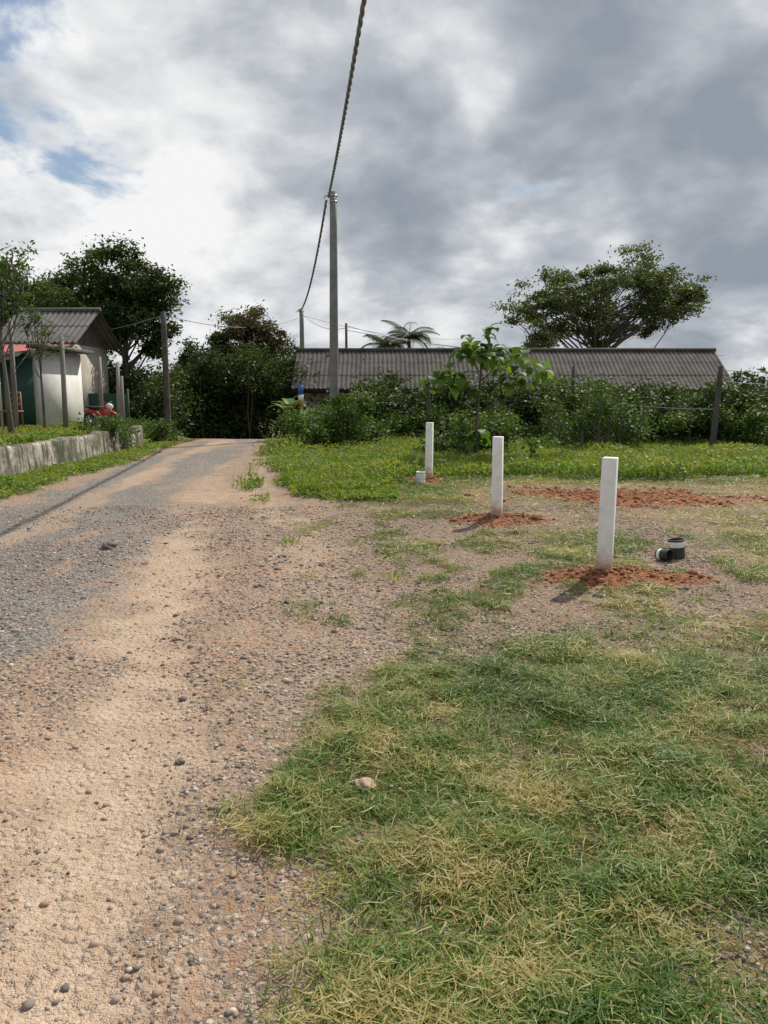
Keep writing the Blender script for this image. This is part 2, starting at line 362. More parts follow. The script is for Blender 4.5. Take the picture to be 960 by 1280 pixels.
ac=Acc()
def tuft(cx,cy,n,r,h,w,g0):
    x=cx+rg.normal(0,r,n);y=cy+rg.normal(0,r,n);az=np.arctan2(y-cy,x-cx)+rg.normal(0,.6,n)
    V,F=blades(np.stack([x,y,gz(x,y)-.01],1),rg.uniform(.5,1,n)*h,rg.uniform(.7,1.3,n)*w,rg.uniform(.05,.8,n),az,rg.uniform(.3,1.2,n))
    ac.add(V,F,np.repeat(np.clip(g0+rg.normal(0,.15,n),0,1),3))
for (x,y_,h,g0) in [(-.95,7.6,.2,.4),(-.25,7.6,.14,.5),(.08,6.1,.16,.25),(.15,6.9,.1,.6),(.15,5.4,.12,.6),(.5,7.2,.12,.6),(.2,4.75,.12,.65),(-.15,1.8,.13,.75),(-.2,1.6,.12,.8),(.1,1.9,.12,.75),(.5,2.2,.10,.8),(.7,3.1,.12,.85),(.95,3.2,.12,.85),(1.25,3.4,.12,.8),(2.3,5.5,.12,.6),(2.0,4.9,.1,.6),(2.5,6.3,.1,.6),(1.5,9.6,.15,.6),(2.4,9.,.12,.5),(3.2,8.3,.15,.6),(4.3,9.2,.15,.6),(.2,9.5,.16,.7),(1.0,10.3,.18,.6)]:
    tuft(x,y_,90 if y_<5 else 60,.07,h*.8,.004 if y_<5 else .006,g0)
for k in range(300):
    y_=1.5+8*rg.uniform()**1.4;x=rg.uniform(-.5,.6*y_+.2)
    if masks(x,y_)[1]>rg.uniform(.3,.8): tuft(x,y_,int(rg.uniform(15,50)),rg.uniform(.02,.06),rg.uniform(.035,.085),.0042,rg.uniform(.55,.95))
ac.out('grass_tufts',M_grass)

ac=Acc()
def weeds(x,y,hmax,ls,off=0.):
    m=masks(x,y)
    c=fbm(x*1.2,y*1.2,101);h=hmax*(.25+1.4*np.clip(c-.2,0,1))*rg.uniform(.0,1,len(x))**.7
    k=(rg.uniform(0,1,len(x))<np.clip(m[1],0,1))
    x,y,h,c=x[k],y[k],h[k],c[k]
    P=np.stack([x,y,gz(x,y)+h],1)
    V,F=quads(P,rg.uniform(.6,1.3,len(x))*ls,rg,.42,.35)
    ac.add(V,F,np.clip(.74-1.0*h/hmax+1.6*(fbm(x*.8,y*1.6,103)-.5)+rg.normal(0,.17,len(x))+off,0,1))
def wst(x): return 13.3+.9*(fbm(x*1.2,x*0,107)-.5)-2.2*ss(.6,-.4,x)
n=130000;x=rg.uniform(-3.2,13,n);y=rg.uniform(10.8,24,n);k=(y>wst(x))&(np.abs(x)<.62*y);weeds(x[k],y[k],.32,.045,-.08)
n=16000;x=rg.uniform(-2.2,.2,n);y=rg.uniform(10.4,13,n);weeds(x,y,.12,.03)
n=40000;x=rg.uniform(-14,-6.75,n);y=rg.uniform(11,25,n);k=(np.abs(x)<.62*y);weeds(x[k],y[k],.12,.04)
n=9000;x=rg.uniform(-7.0,-6.6,n);y=rg.uniform(9,23,n);c=fbm(x*2,y*1.5,109);k=c>.48;weeds(x[k],y[k],.22,.045)
n=20000;x=rg.uniform(-6.5,-5.3,n);y=rg.uniform(8,22,n);weeds(x,y,.12,.035)
ac.out('weeds',M_weed)
ac=Acc()
n=50000;x=rg.uniform(-3.2,12.5,n);y=rg.uniform(10.8,22,n);k=(y>wst(x)+.1);x,y=x[k],y[k];m=masks(x,y);k=rg.uniform(0,1,len(x))<m[1];x,y=x[k],y[k];n=len(x)
V,F=blades(np.stack([x,y,gz(x,y)],1),rg.uniform(.15,.42,n)*(.4+1.2*fbm(x*.9,y*.9,111)),rg.uniform(.008,.014,n),rg.uniform(.05,.6,n),rg.uniform(0,6.28,n),rg.uniform(.2,.9,n))
ac.add(V,F,np.repeat(np.clip(.55+rg.normal(0,.22,n),0,1),3))
ac.out('tall_grass',M_grass)

# ---------------------------------------------------------------- marker posts
g=N('white_post_paint');p=pos(g);a=g.noise(p,9,6,.65);b=g.noise(p,60,4)
col=g.mix(g.sstep(a,.35,.7),(.82,.81,.79),(.70,.69,.66))
zz=g.n('ShaderNodeSeparateXYZ',{0:p}).outputs[2]
dirt=g.sstep(g.math('ADD',zz,g.math('MULTIPLY',a,-.35)),.10,-.06)
col=g.mix(g.math('MULTIPLY',dirt,.8),col,(.42,.2,.1))
bp=g.n('ShaderNodeBump',{'Strength':.3,'Distance':.004,'Height':b})
M_post=g.out(g.n('ShaderNodeBsdfPrincipled',{'Base Color':col,'Roughness':.75,'Normal':bp.outputs[0]}).outputs[0])
for k,(x,y_) in enumerate(POSTS):
    V,F=boxV(-.06,.06,-.06,.06,-.15,1.0);V=np.array(V);V[4:,:2]*=.94
    o=mk('white_concrete_post',V,F,M_post);o.location=(x,y_,0);o.rotation_euler=((.0,.01,-.42),(.01,-.005,-.3),(0,.01,-.25))[k]
    md=o.modifiers.new('b','BEVEL');md.width=.006;md.segments=2

# ---------------------------------------------------------------- paint cans
def lathe(prof,k=28):
    V=[];F=[]
    for r,z in prof:
        for a in range(k): V.append((r*math.cos(a*2*math.pi/k),r*math.sin(a*2*math.pi/k),z))
    for i in range(len(prof)-1):
        for a in range(k):
            b=(a+1)%k;F.append((i*k+a,i*k+b,(i+1)*k+b,(i+1)*k+a))
    return V,F
def can(name,loc,rot,s,mat_side,mat_label,z0=.055,z1=.13):
    e=empty(name);e.location=loc;e.rotation_euler=rot;e.scale=(s,s,s)
    V,F=lathe([(.001,.004),(.06,.004),(.065,0),(.067,.006),(.065,.012),(.065,.148),(.068,.154),(.068,.162),(.062,.164),(.060,.15),(.060,.02),(.001,.02)])
    mk('can_body',V,F,mat_side,parent=e,smooth=False)
    V,F=lathe([(.0662,z0),(.0666,z0+.001),(.0666,z1),(.0662,z1+.001)])
    mk('label',V,F,mat_label,parent=e)
    th=np.linspace(0,np.pi,14);P=np.stack([.069*np.cos(th),-.045*np.sin(th)-.0,.13-.07*np.sin(th)],1)
    V,F=tube(P,.0015,5);mk('wire_handle',V,F,M_steel,parent=e)
can('paint_can',(2.70,6.93,float(gz(2.70,6.93))),(.05,.08,3.6),1.1,M_black,M_wp,.10,.146)
can('paint_can',(2.50,6.85,float(gz(2.50,6.85))+.05),(1.45,.1,.5),.8,M_black,M_wp,.02,.06)
can('white_bucket',(.60,12.5,float(gz(.60,12.5))),(0,0,1),1.15,M_wp,M_wp)

# ---------------------------------------------------------------- poles & cables
def pole(name,x,y,top,r0,r1,mat,lean=0,clamps=True,bd=.3):
    e=empty(name);b=float(gz(x,y))-bd
    t=np.linspace(0,1,8);P=np.stack([x+lean*t,y+0*t,b+(top-b)*t],1)
    V,F=tube(P,r0+(r1-r0)*t,14);mk('shaft',V,F,mat,parent=e,smooth=False)
    if clamps:
        for dz in (.12,.3):
            V,F=lathe([(r1+.004,-.02),(r1+.014,-.02),(r1+.014,.02),(r1+.004,.02)],16);o=mk('steel_band',V,F,M_steel,parent=e);o.location=(x+lean,y,top-dz)
        V,F=tube([(x+lean-r1,y,top-.12),(x+lean-.28,y,top-.12),(x+lean-.3,y,top-.2)],.02,6);mk('hook_bracket',V,F,M_steel,parent=e)
        V,F=lathe([(.001,0),(.05,0),(.06,.02),(.03,.05),(.055,.07),(.03,.1),(.001,.1)],12);o=mk('insulator',V,F,M_wp,parent=e);o.location=(x+lean-.15,y,top-.1)
    return e
pole('utility_pole',-1.68,26,7.85,.17,.115,M_conc,.05)
pole('utility_pole',-4.7,45,6.15,.17,.12,M_conc,.0)
pole('wooden_pole',-7.55,27,4.2,.115,.095,M_dpole,0,False)
pole('wooden_pole',-1.68,35,4.5,.07,.055,M_dpole,0,False)
pole('fence_pole',7.75,18.2,2.1,.075,.06,M_dpole,.1,False)
pole('fence_pole',5.2,21.6,2.2,.06,.05,M_dpole,.05,False)
pole('fence_pole',1.25,21.8,1.95,.06,.05,M_dpole,0,False)
def sagline(a,b,sag,n):
    a=np.array(a,float);b=np.array(b,float);t=np.linspace(0,1,n)[:,None]
    P=a+(b-a)*t;P[:,2]-=sag*4*(t*(1-t))[:,0];return P
def bundle(name,a,b,sag,r,pitch):
    ac=Acc();L=np.linalg.norm(np.array(b)-np.array(a));n=int(L/.07)
    P=sagline(a,b,sag,n);T=b-np.array(a,float);T/=np.linalg.norm(T);U=np.cross(T,[0,0,1]);U/=np.linalg.norm(U);W=np.cross(U,T)
    s=np.linspace(0,L,n)
    for k in range(3):
        ph=s/pitch*2*np.pi+k*2.094
        V,F=tube(P+r*1.02*(np.cos(ph)[:,None]*U+np.sin(ph)[:,None]*W),r,6);ac.add(V,F)
    ac.out(name,M_wire,smooth=True)
bundle('overhead_cable',(-1.78,25.95,7.68),(2.45,-14,7.8),.85,.020,1.05)
bundle('overhead_cable',(-1.86,26.05,7.6),(-4.82,44.9,6.0),.75,.022,1.4)
pole('utility_pole',2.55,-14,7.95,.17,.105,M_conc,.0)
def wire(name,segs,r=.012):
    ac=Acc()
    for a,b,s in segs:
        V,F=tube(sagline(a,b,s,24),r,5);ac.add(V,F)
    ac.out(name,M_wire)
wire('telephone_wire',[((-4.7,45,5.9),(-1.68,35,4.3),.35),((-4.7,45,5.7),(-7.55,27,4.1),.5),((-1.68,35,4.4),(9,48,4.3),.5),((-1.68,35,4.2),(20,46,3.6),.6),
 ((-7.55,27,4.1),(-16,33,4.0),.4),((-4.7,45,5.8),(8,60,5.6),.6)],.013)
wire('fence_wire',[((5.25,21.6,2.0),(7.85,18.2,1.75),.08),((7.85,18.2,1.75),(14,15,1.5),.1),((1.25,21.8,1.8),(5.25,21.6,2.1),.1),((5.25,21.6,1.4),(7.85,18.2,1.1),.1),((7.85,18.2,2.0),(14,16.5,2.0),.1)],.009)
e=empty('roadside_sign');zb=float(gz(-3.1,29))
V,F=tube([(-3.1,29,zb-.2),(-3.1,29,1.75)],.045,10);mk('sign_post',V,F,M_wp,parent=e)
M_blue=simple('blue_paint',(.03,.12,.45),(.04,.15,.5),4,.5,0)
box('panel_blue',-3.20,-3.0,28.93,28.95,1.4,1.75,M_blue,e);box('panel_white',-3.20,-3.0,28.93,28.95,1.1,1.397,M_wp,e);box('panel_red',-3.20,-3.0,28.93,28.95,.9,1.097,M_redp,e)

# ---------------------------------------------------------------- retaining wall
g=N('old_wall_plaster');p=pos(g);a=g.noise(p,2.2,5,.7);b=g.noise(p,14,5,.7)
ps=g.vm('MULTIPLY',p,(4,4,.6)).outputs[0];st=g.noise(ps,1.6,5,.6)
col=g.mix(g.sstep(a,.40,.56),(.42,.38,.32),(.17,.15,.115));col=g.mix(g.sstep(st,.46,.6),col,(.06,.06,.04))
col=g.mix(g.sstep(b,.5,.7),col,(.07,.085,.035))
bp=g.n('ShaderNodeBump',{'Strength':.6,'Distance':.02,'Height':b})
M_oldwall=g.out(g.n('ShaderNodeBsdfPrincipled',{'Base Color':col,'Roughness':.95,'Normal':bp.outputs[0]}).outputs[0])
yy=np.linspace(-4,21,260);prof=[(-6.54,-.3),(-6.55,.1),(-6.56,.3),(-6.575,.5),(-6.60,.56),(-6.80,.56),(-6.82,.48),(-6.82,-.3)]
V=[];k=len(prof)
for q in yy:
    for (a_,b_) in prof:
        dz=.08*(vn(q*1.1,3,7)-.5)+.06*(vn(q*4,3,8)-.5) if b_>.35 else 0
        V.append((a_+.05*(vn(q*2.5,b_*6,9)-.5),q,b_+dz))
F=[(i*k+j,i*k+j+1,(i+1)*k+j+1,(i+1)*k+j) for i in range(len(yy)-1) for j in range(k-1)]
b0=(len(yy)-1)*k
F+=[(b0+0,b0+1,b0+2,b0+7),(b0+2,b0+3,b0+4,b0+7),(b0+4,b0+5,b0+6,b0+7)]
mk('retaining_wall',V,F,M_oldwall,smooth=False)

# ---------------------------------------------------------------- corrugated sheets / buildings
def corr(name,x0,x1,a,b,pitch,amp,mat,parent,rows=2,axis=0):
    n=int(abs(x1-x0)/pitch*6)+1;x=np.linspace(x0,x1,n);w=amp*np.cos(2*np.pi*(x-x0)/pitch)
    ac=Acc()
    for r in range(rows):
        t0=r/rows;t1=(r+1)/rows+ (.03 if r<rows-1 else 0);P=[]
        for t,o in ((t0,.012+.006*(r%2)),(t1,-.004+.006*(r%2))):
            y=a[0]+(b[0]-a[0])*t;z=a[1]+(b[1]-a[1])*t+o if b[1]>a[1] else a[1]+(b[1]-a[1])*t-o
            P.append(np.stack([x,np.full(n,y),z+w],1) if axis==0 else np.stack([np.full(n,y),x,z+w],1))
        V=np.vstack(P);i=np.arange(n-1);ac.add(V,np.stack([i,i+1,i+1+n,i+n],1))
    return ac.out(name,mat,parent,True)
e=empty('long_house');X0,X1=-3.8,14.5;zb=-1.45
corr('roof_front',X0,X1,(31.9,1.62),(34.4,3.28),.19,.022,M_roof,e,3)
corr('roof_back',X0,X1,(36.9,1.62),(34.4,3.275),.19,.022,M_roof,e,3)
V,F=tube([(X0-.05,34.4,3.30),(X1+.05,34.4,3.31)],.09,10);mk('ridge_cap',V,F,M_roof,parent=e)
box('fascia',X0,X1,31.93,31.96,1.42,1.60,M_dark,e)
box('plinth',X0+.3,X1-.3,32.5,32.7,zb,-.35,M_cream,e);box('wall_top',X0+.3,X1-.3,32.5,32.7,1.1,1.75,M_cream,e)
xx=np.linspace(X0+.3,X1-.3,9)
for k in range(8):
    box('pier',xx[k],xx[k]+.8,32.5,32.7,-.347,1.097,M_cream,e)
    xa,xb=xx[k]+.803,xx[k+1]-.003
    box('window_glass',xa,xb,32.62,32.64,-.35,1.1,M_dark,e)
    for q in (xa,(xa+xb)/2-.03,xb-.06): box('window_frame',q,q+.06,32.56,32.61,-.345,1.095,M_wood,e)
for xw in (X0+.3,X1-.5):
    V=[(xw,32.705,zb),(xw+.2,32.705,zb),(xw+.2,36.3,zb),(xw,36.3,zb),(xw,32.705,1.9),(xw+.2,32.705,1.9),(xw+.2,36.3,1.9),(xw,36.3,1.9),(xw,34.4,3.15),(xw+.2,34.4,3.15)]
    F=[(0,3,7,4),(1,5,6,2),(0,4,5,1),(2,6,7,3)];mk('gable_wall',V,F,M_cream,parent=e)
    mk('gable_top',V,[(4,7,8),(5,9,6)],M_cream,parent=e)
box('wall_back',X0+.3,X1-.3,36.305,36.45,zb,1.8,M_cream,e)

e=empty('village_house');zb=.3
x1=-9.25
box('front_wall_green',-15,x1-.2,21.0,21.15,zb,2.55,M_green,e)
box('side_wall_white',x1-.197,x1,21.0,23.85,zb,2.62,M_whitewall,e)
box('back_wall',-15,x1-.2,23.7,23.85,zb,2.6,M_whitewall,e)
box('door_frame',-11.6,-10.6,20.95,20.997,zb,2.35,M_wood,e);box('door_panel',-11.53,-10.67,20.92,20.947,zb,2.28,M_dark,e)
corr('veranda_roof_red',-15,x1-.25,(20.1,2.52),(23.9,2.92),.18,.018,M_red,e,1)
box('veranda_fascia',-15,x1-.25,20.07,20.09,2.40,2.50,M_red,e)
for xx_ in (-10.0,-12.2):
    V,F=tube([(xx_,20.2,zb),(xx_,20.2,2.45)],.05,8);mk('veranda_post',V,F,M_whitewall,parent=e)
box('gutter_white',x1-.15,x1+.35,20.6,24.0,2.64,2.74,M_roof2,e)
box('rear_wall',-11.9,-9.9,24.3,28,zb,3.0,M_cream,e)
corr('rear_roof_front',-12.0,-9.35,(23.9,2.98),(26.0,4.12),.18,.025,M_roof2,e,2)
corr('rear_roof_back',-12.0,-9.35,(28.1,2.98),(26.0,4.115),.18,.025,M_roof2,e,2)
V,F=tube([(-12.02,26,4.15),(-9.33,26,4.16)],.08,8);mk('rear_ridge',V,F,M_roof2,parent=e)
mk('rear_gable',[(-9.9,24.3,3.003),(-9.9,28,3.003),(-9.9,26,4.05)],[(0,1,2)],M_dpole,parent=e)
e=empty('shed')
corr('shed_roof',-13,-8.55,(16.6,3.62),(18.4,3.40),.18,.02,M_roof2,e,1)
box('shed_wall',-13,-10.2,16.9,18.2,.3,3.35,M_green,e);box('roof_beam',-13,-8.6,17.4,17.48,3.36,3.46,M_wood,e)
V,F=tube([(-8.75,17.44,.3),(-8.7,17.44,3.36)],.05,8);mk('roof_post',V,F,M_fpost,parent=e)

for (x,y_,h) in [(-9.05,19.0,2.7),(-8.0,19.4,2.3),(-7.75,21.2,1.9),(-8.05,23.5,2.0),(-7.55,22.3,1.7)]:
    b=float(gz(x,y_));V,F=tube([(x,y_,b-.2),(x+.02,y_,b+h*.5),(x+.03,y_+.02,b+h)],[.065,.06,.05],9);mk('wooden_fence_post',V,F,M_fpost)
e=empty('green_sheet_fence')
corr('sheet_0',-10.4,-8.6,(26.0,.3),(26.02,1.45),.15,.012,M_green,e,1)
for x in (-10.4,-9.5,-8.6):
    V,F=tube([(x,26.06,.2),(x,26.06,1.6)],.04,8);mk('fence_stake',V,F,M_bark,parent=e)

def torus(R_,r,k=26,m=8):
    a=np.linspace(0,2*np.pi,k,endpoint=False)
    V=[];F=[]
    for i,t in enumerate(a):
        for j in range(m):
            u=j*2*np.pi/m;V.append(((R_+r*np.cos(u))*np.cos(t),r*np.sin(u),(R_+r*np.cos(u))*np.sin(t)))
            F.append((i*m+j,i*m+(j+1)%m,((i+1)%k)*m+(j+1)%m,((i+1)%k)*m+j))
    return V,F
e=empty('motorcycle')
for nm,x in (('front_wheel',.62),('rear_wheel',-.6)):
    V,F=torus(.25,.045);V=np.array(V)+[x,0,.295];mk(nm,V,F,M_black,parent=e,smooth=True)
    ac=Acc()
    for a in np.arange(0,np.pi,np.pi/5):
        d=np.array([math.cos(a),0,math.sin(a)])*.24;c=np.array([x,0,.295]);V,F=tube([c-d,c+d],.008,5);ac.add(V,F)
    ac.out('spokes',M_steel,e)
V,F=tube([(.1,0,.55),(.25,0,.72),(.38,0,.78),(.5,0,.7)],[.07,.13,.12,.04],12);mk('fuel_tank',V,F,M_redp,parent=e,smooth=True)
V,F=tube([(-.75,0,.78),(-.5,0,.76),(-.2,0,.72),(.15,0,.74)],[.05,.11,.12,.08],12);V[:,2]=(V[:,2]-.74)*.5+.76;mk('seat',V,F,M_black,parent=e,smooth=True)
V,F=tube([(-.85,0,.66),(-.5,0,.62),(-.1,0,.5)],[.04,.10,.09],10);mk('tail_fairing',V,F,M_redp,parent=e,smooth=True)
V,F=tube([(-.25,0,.28),(0,0,.36),(.25,0,.42)],[.1,.14,.09],10);mk('engine',V,F,M_steel,parent=e,smooth=True)
for s_ in (-1,1):
    V,F=tube([(.62,.07*s_,.295),(.42,.07*s_,.85)],.022,7);mk('fork',V,F,M_steel,parent=e)
    V,F=tube([(.42,.05*s_,.92),(.36,.22*s_,.98),(.26,.36*s_,.97)],.016,7);mk('handlebar',V,F,M_black,parent=e)
V,F=tube([(.46,0,.80),(.55,0,.80),(.6,0,.79)],[.13,.11,.09],12);mk('headlamp_cowl',V,F,M_wp,parent=e,smooth=True)
V,F=tube([(.38,0,.56),(.62,0,.61),(.85,0,.5)],[.05,.06,.04],8);mk('front_mudguard',V,F,M_redp,parent=e,smooth=True)
V,F=tube([(.3,0,.62),(.42,0,.5),(.45,0,.4)],[.2,.19,.1],10);mk('leg_shield',V,F,M_redp,parent=e,smooth=True)
V,F=tube([(-.1,.1,.2),(-.5,.14,.24),(-.85,.15,.32)],[.03,.045,.04],8);mk('exhaust',V,F,M_steel,parent=e)
e.location=(-7.55,20.6,float(gz(-7.55,20.6)));e.rotation_euler=(0,0,-.5);e.scale=(.72,)*3
e=empty('wooden_chair')
for dx in (-.2,.2):
    for dy in (-.2,.2):
        V,F=tube([(dx,dy,0),(dx*.95,dy*.95,.44 if dy<0 else .95)],.022,7);mk('leg',V,F,M_wood,parent=e)
box('seat',-.24,.24,-.24,.24,.44,.48,M_wood,e,.01)
for z in (.6,.74,.88): box('back_slat',-.2,.2,.17,.19,z,z+.08,M_wood,e)
e.location=(-9.6,19.9,float(gz(-9.6,19.9)))

# ---------------------------------------------------------------- trees
def tree(name,x,y,top,cz,rx,ry,rz,ncl,nlf,ls,seed,ml,tr=.12,cr=(.3,.6),lean=(0,0),surf=.45,zf=.65,extra=None,trunk_top=None,nsub=4):
    rg=R(seed);e=empty(name);b=float(gz(x,y))-.15;ac=Acc()
    tt=trunk_top if trunk_top else cz+.4*rz
    t=np.linspace(0,1,9);wob=np.cumsum(rg.normal(0,.05,(9,2)),0)*(tt-b)*.08
    TP=np.stack([x+lean[0]*t+wob[:,0]*t,y+lean[1]*t+wob[:,1]*t,b+(tt-b)*t],1)
    V,F=tube(TP,tr*(1.25-t*.95)*np.where(t==0,1.25,1),9);ac.add(V,F)
    d=rg.normal(size=(ncl,3));d/=np.linalg.norm(d,axis=1)[:,None]
    r=rg.uniform(.1,1,ncl)**surf
    C=np.array([x+lean[0],y+lean[1],cz])+d*r[:,None]*[rx,ry,rz]
    C[:,2]+=rg.normal(0,.08*rz,ncl)
    if extra is not None: C=np.vstack([C,extra])
    LV=Acc()
    for c in C:
        zt=b+(c[2]-b)*rg.uniform(.5,.85);ti=np.clip((zt-b)/(tt-b),.15,1)
        s=np.array([np.interp(ti,t,TP[:,k]) for k in range(3)])
        m=(s+c)/2+rg.normal(0,.12,3)*np.linalg.norm(c-s);m[2]+=-.05*np.linalg.norm(c-s)
        q=np.linspace(0,1,6)[:,None];P=(1-q)**2*s+2*q*(1-q)*m+q*q*c
        r0=tr*.38*(1.1-ti*.6);V,F=tube(P,np.linspace(r0,.012,6),5,False);ac.add(V,F)
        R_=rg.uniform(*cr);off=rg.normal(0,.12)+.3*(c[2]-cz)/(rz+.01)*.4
        for k in range(nsub):
            c2=c+rg.normal(0,1,3)*R_*[.75,.75,.5];V,F=tube([P[4],(P[4]+c2)/2+rg.normal(0,.04,3),c2],[.012,.009,.005],4,False);ac.add(V,F)
            n=int(nlf/nsub*rg.uniform(.5,1.4));rr=R_*rg.uniform(.35,.6)
            Q=c2+rg.normal(0,1,(n,3))*rr*[1,1,zf]
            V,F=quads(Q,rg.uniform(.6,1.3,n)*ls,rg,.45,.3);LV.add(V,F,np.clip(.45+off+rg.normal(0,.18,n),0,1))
    ac.out('trunk_and_limbs',M_bark,e,False);LV.out('foliage',ml,e);return e
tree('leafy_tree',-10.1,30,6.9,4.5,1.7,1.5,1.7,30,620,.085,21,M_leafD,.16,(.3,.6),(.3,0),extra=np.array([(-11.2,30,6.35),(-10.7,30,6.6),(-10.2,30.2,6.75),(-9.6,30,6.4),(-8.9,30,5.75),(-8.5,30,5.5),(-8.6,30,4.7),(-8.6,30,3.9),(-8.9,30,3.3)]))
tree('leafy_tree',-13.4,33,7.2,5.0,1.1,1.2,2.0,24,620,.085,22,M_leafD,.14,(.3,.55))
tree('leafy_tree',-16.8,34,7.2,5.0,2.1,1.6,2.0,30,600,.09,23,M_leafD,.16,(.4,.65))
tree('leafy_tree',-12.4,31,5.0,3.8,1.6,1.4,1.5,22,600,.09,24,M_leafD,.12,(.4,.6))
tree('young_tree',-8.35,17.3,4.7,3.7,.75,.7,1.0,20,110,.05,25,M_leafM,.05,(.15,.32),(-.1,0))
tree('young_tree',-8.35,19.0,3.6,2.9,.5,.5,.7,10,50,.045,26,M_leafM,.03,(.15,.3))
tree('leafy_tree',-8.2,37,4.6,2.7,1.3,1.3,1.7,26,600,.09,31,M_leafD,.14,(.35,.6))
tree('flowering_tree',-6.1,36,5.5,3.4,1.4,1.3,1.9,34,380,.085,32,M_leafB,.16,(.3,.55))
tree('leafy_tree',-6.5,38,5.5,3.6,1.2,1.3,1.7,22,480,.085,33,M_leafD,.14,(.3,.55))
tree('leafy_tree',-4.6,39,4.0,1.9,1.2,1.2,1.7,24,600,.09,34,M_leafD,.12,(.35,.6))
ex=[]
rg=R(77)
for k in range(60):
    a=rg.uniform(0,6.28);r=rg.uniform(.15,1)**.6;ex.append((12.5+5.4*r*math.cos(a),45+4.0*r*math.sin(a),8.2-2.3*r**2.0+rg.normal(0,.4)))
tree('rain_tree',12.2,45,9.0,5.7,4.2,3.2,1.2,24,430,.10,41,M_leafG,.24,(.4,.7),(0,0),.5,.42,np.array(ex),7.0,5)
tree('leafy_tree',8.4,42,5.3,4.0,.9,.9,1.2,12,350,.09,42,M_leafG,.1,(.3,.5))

def mass(name,fn,n,nl,ls,mat,seed,cr=(.3,.55),stem=True):
    rg=R(seed);ac=Acc();st=Acc()
    for k in range(n):
        x,y,zt=fn(rg);b=float(gz(x,y))
        z=b+(zt-b)*rg.uniform(.0,1)**.75
        R_=rg.uniform(*cr);C=np.array([x,y,max(z-R_*.4,b+.1)])
        m=int(nl*rg.uniform(.6,1.4))
        Q=C+rg.normal(0,1,(m,3))*R_*[.55,.55,.45];Q[:,2]=np.maximum(Q[:,2],b+.02)
        V,F=quads(Q,rg.uniform(.5,1.35,m)*ls,rg,.45,.3)
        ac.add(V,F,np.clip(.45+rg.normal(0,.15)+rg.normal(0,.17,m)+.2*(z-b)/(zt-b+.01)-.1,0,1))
        if stem and k%2==0:
            V,F=tube([(x,y,b-.05),(x+rg.normal(0,.1),y,(b+z)/2),tuple(C+[0,0,R_*.5])],[.03,.02,.008],5,False);st.add(V,F)
    e=empty(name);ac.out('foliage',mat,e)
    if stem: st.out('stems',M_bark,e)
def hedge_top(x):
    return np.interp(x,[-2.4,-1.6,-.8,.3,1.2,2.2,3.6,5,6.5,7.5,8.4,9.5,12],[.9,1.2,1.7,2.1,1.6,1.95,1.7,1.75,1.95,1.7,1.85,1.75,1.8])
def f1(rg):
    x=rg.uniform(-2.3,12.5);y=22.7-.28*max(x,0)+rg.uniform(0,3.0);return x,y,float(hedge_top(x)+.8*(vn(x*1.5,y,3)-.5))-.15
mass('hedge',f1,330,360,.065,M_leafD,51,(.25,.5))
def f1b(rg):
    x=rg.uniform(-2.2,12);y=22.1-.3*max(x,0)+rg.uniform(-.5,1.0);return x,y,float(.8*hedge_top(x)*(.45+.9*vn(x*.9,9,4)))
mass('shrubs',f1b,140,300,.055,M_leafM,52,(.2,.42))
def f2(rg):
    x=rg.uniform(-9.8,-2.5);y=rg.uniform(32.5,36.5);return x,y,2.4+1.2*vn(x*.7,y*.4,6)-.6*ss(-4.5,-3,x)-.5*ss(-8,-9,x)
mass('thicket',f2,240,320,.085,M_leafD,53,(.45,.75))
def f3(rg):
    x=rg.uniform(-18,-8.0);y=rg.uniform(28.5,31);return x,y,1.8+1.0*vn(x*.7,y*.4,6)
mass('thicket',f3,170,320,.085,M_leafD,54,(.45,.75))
def f4(rg):
    x=rg.uniform(-70,70);y=rg.uniform(62,72);return x,y,2.2+1.6*vn(x*.15,1,6)
mass('distant_trees',f4,380,120,.3,M_leafD,55,(1.0,1.8),False)
def f5(rg):
    x=rg.uniform(-7.1,-6.5);y=rg.uniform(18.0,20.0);return x,y,.95
mass('bush',f5,14,240,.045,M_leafM,56,(.2,.3))
def f6(rg):
    x=rg.uniform(-8.0,-6.4);y=rg.uniform(22.5,25);return x,y,.6
mass('bush',f6,22,200,.05,M_leafM,57,(.2,.35))
def f7(rg):
    x=rg.normal(-1.2,.5);y=rg.normal(19.5,.6);return x,y,1.05
mass('bush',f7,34,280,.055,M_leafM,58,(.2,.38))
def f8(rg):
    x=rg.normal(-.9,.25);y=rg.normal(19.2,.3);return x,y,1.5
mass('bush',f8,14,200,.055,M_leafM,59,(.15,.3))
def f9(rg):
    x=rg.normal(2.0,.45);y=rg.normal(17.2,.5);return x,y,.95
mass('bush',f9,26,240,.06,M_leafM,60,(.2,.35))
def f10(rg):
    x=rg.uniform(4.0,6.2);y=rg.normal(19.0,.5);return x,y,1.7-.5*abs(x-4.7)+.5*vn(x*3,y*3,5)
mass('feathery_bush',f10,60,150,.04,M_leafM,61,(.15,.4))
def f11(rg):
    x=rg.normal(2.9,.3);y=rg.normal(15.2,.25);return x,y,.62
mass('bush',f11,6,90,.05,M_leafM,62,(.12,.22))

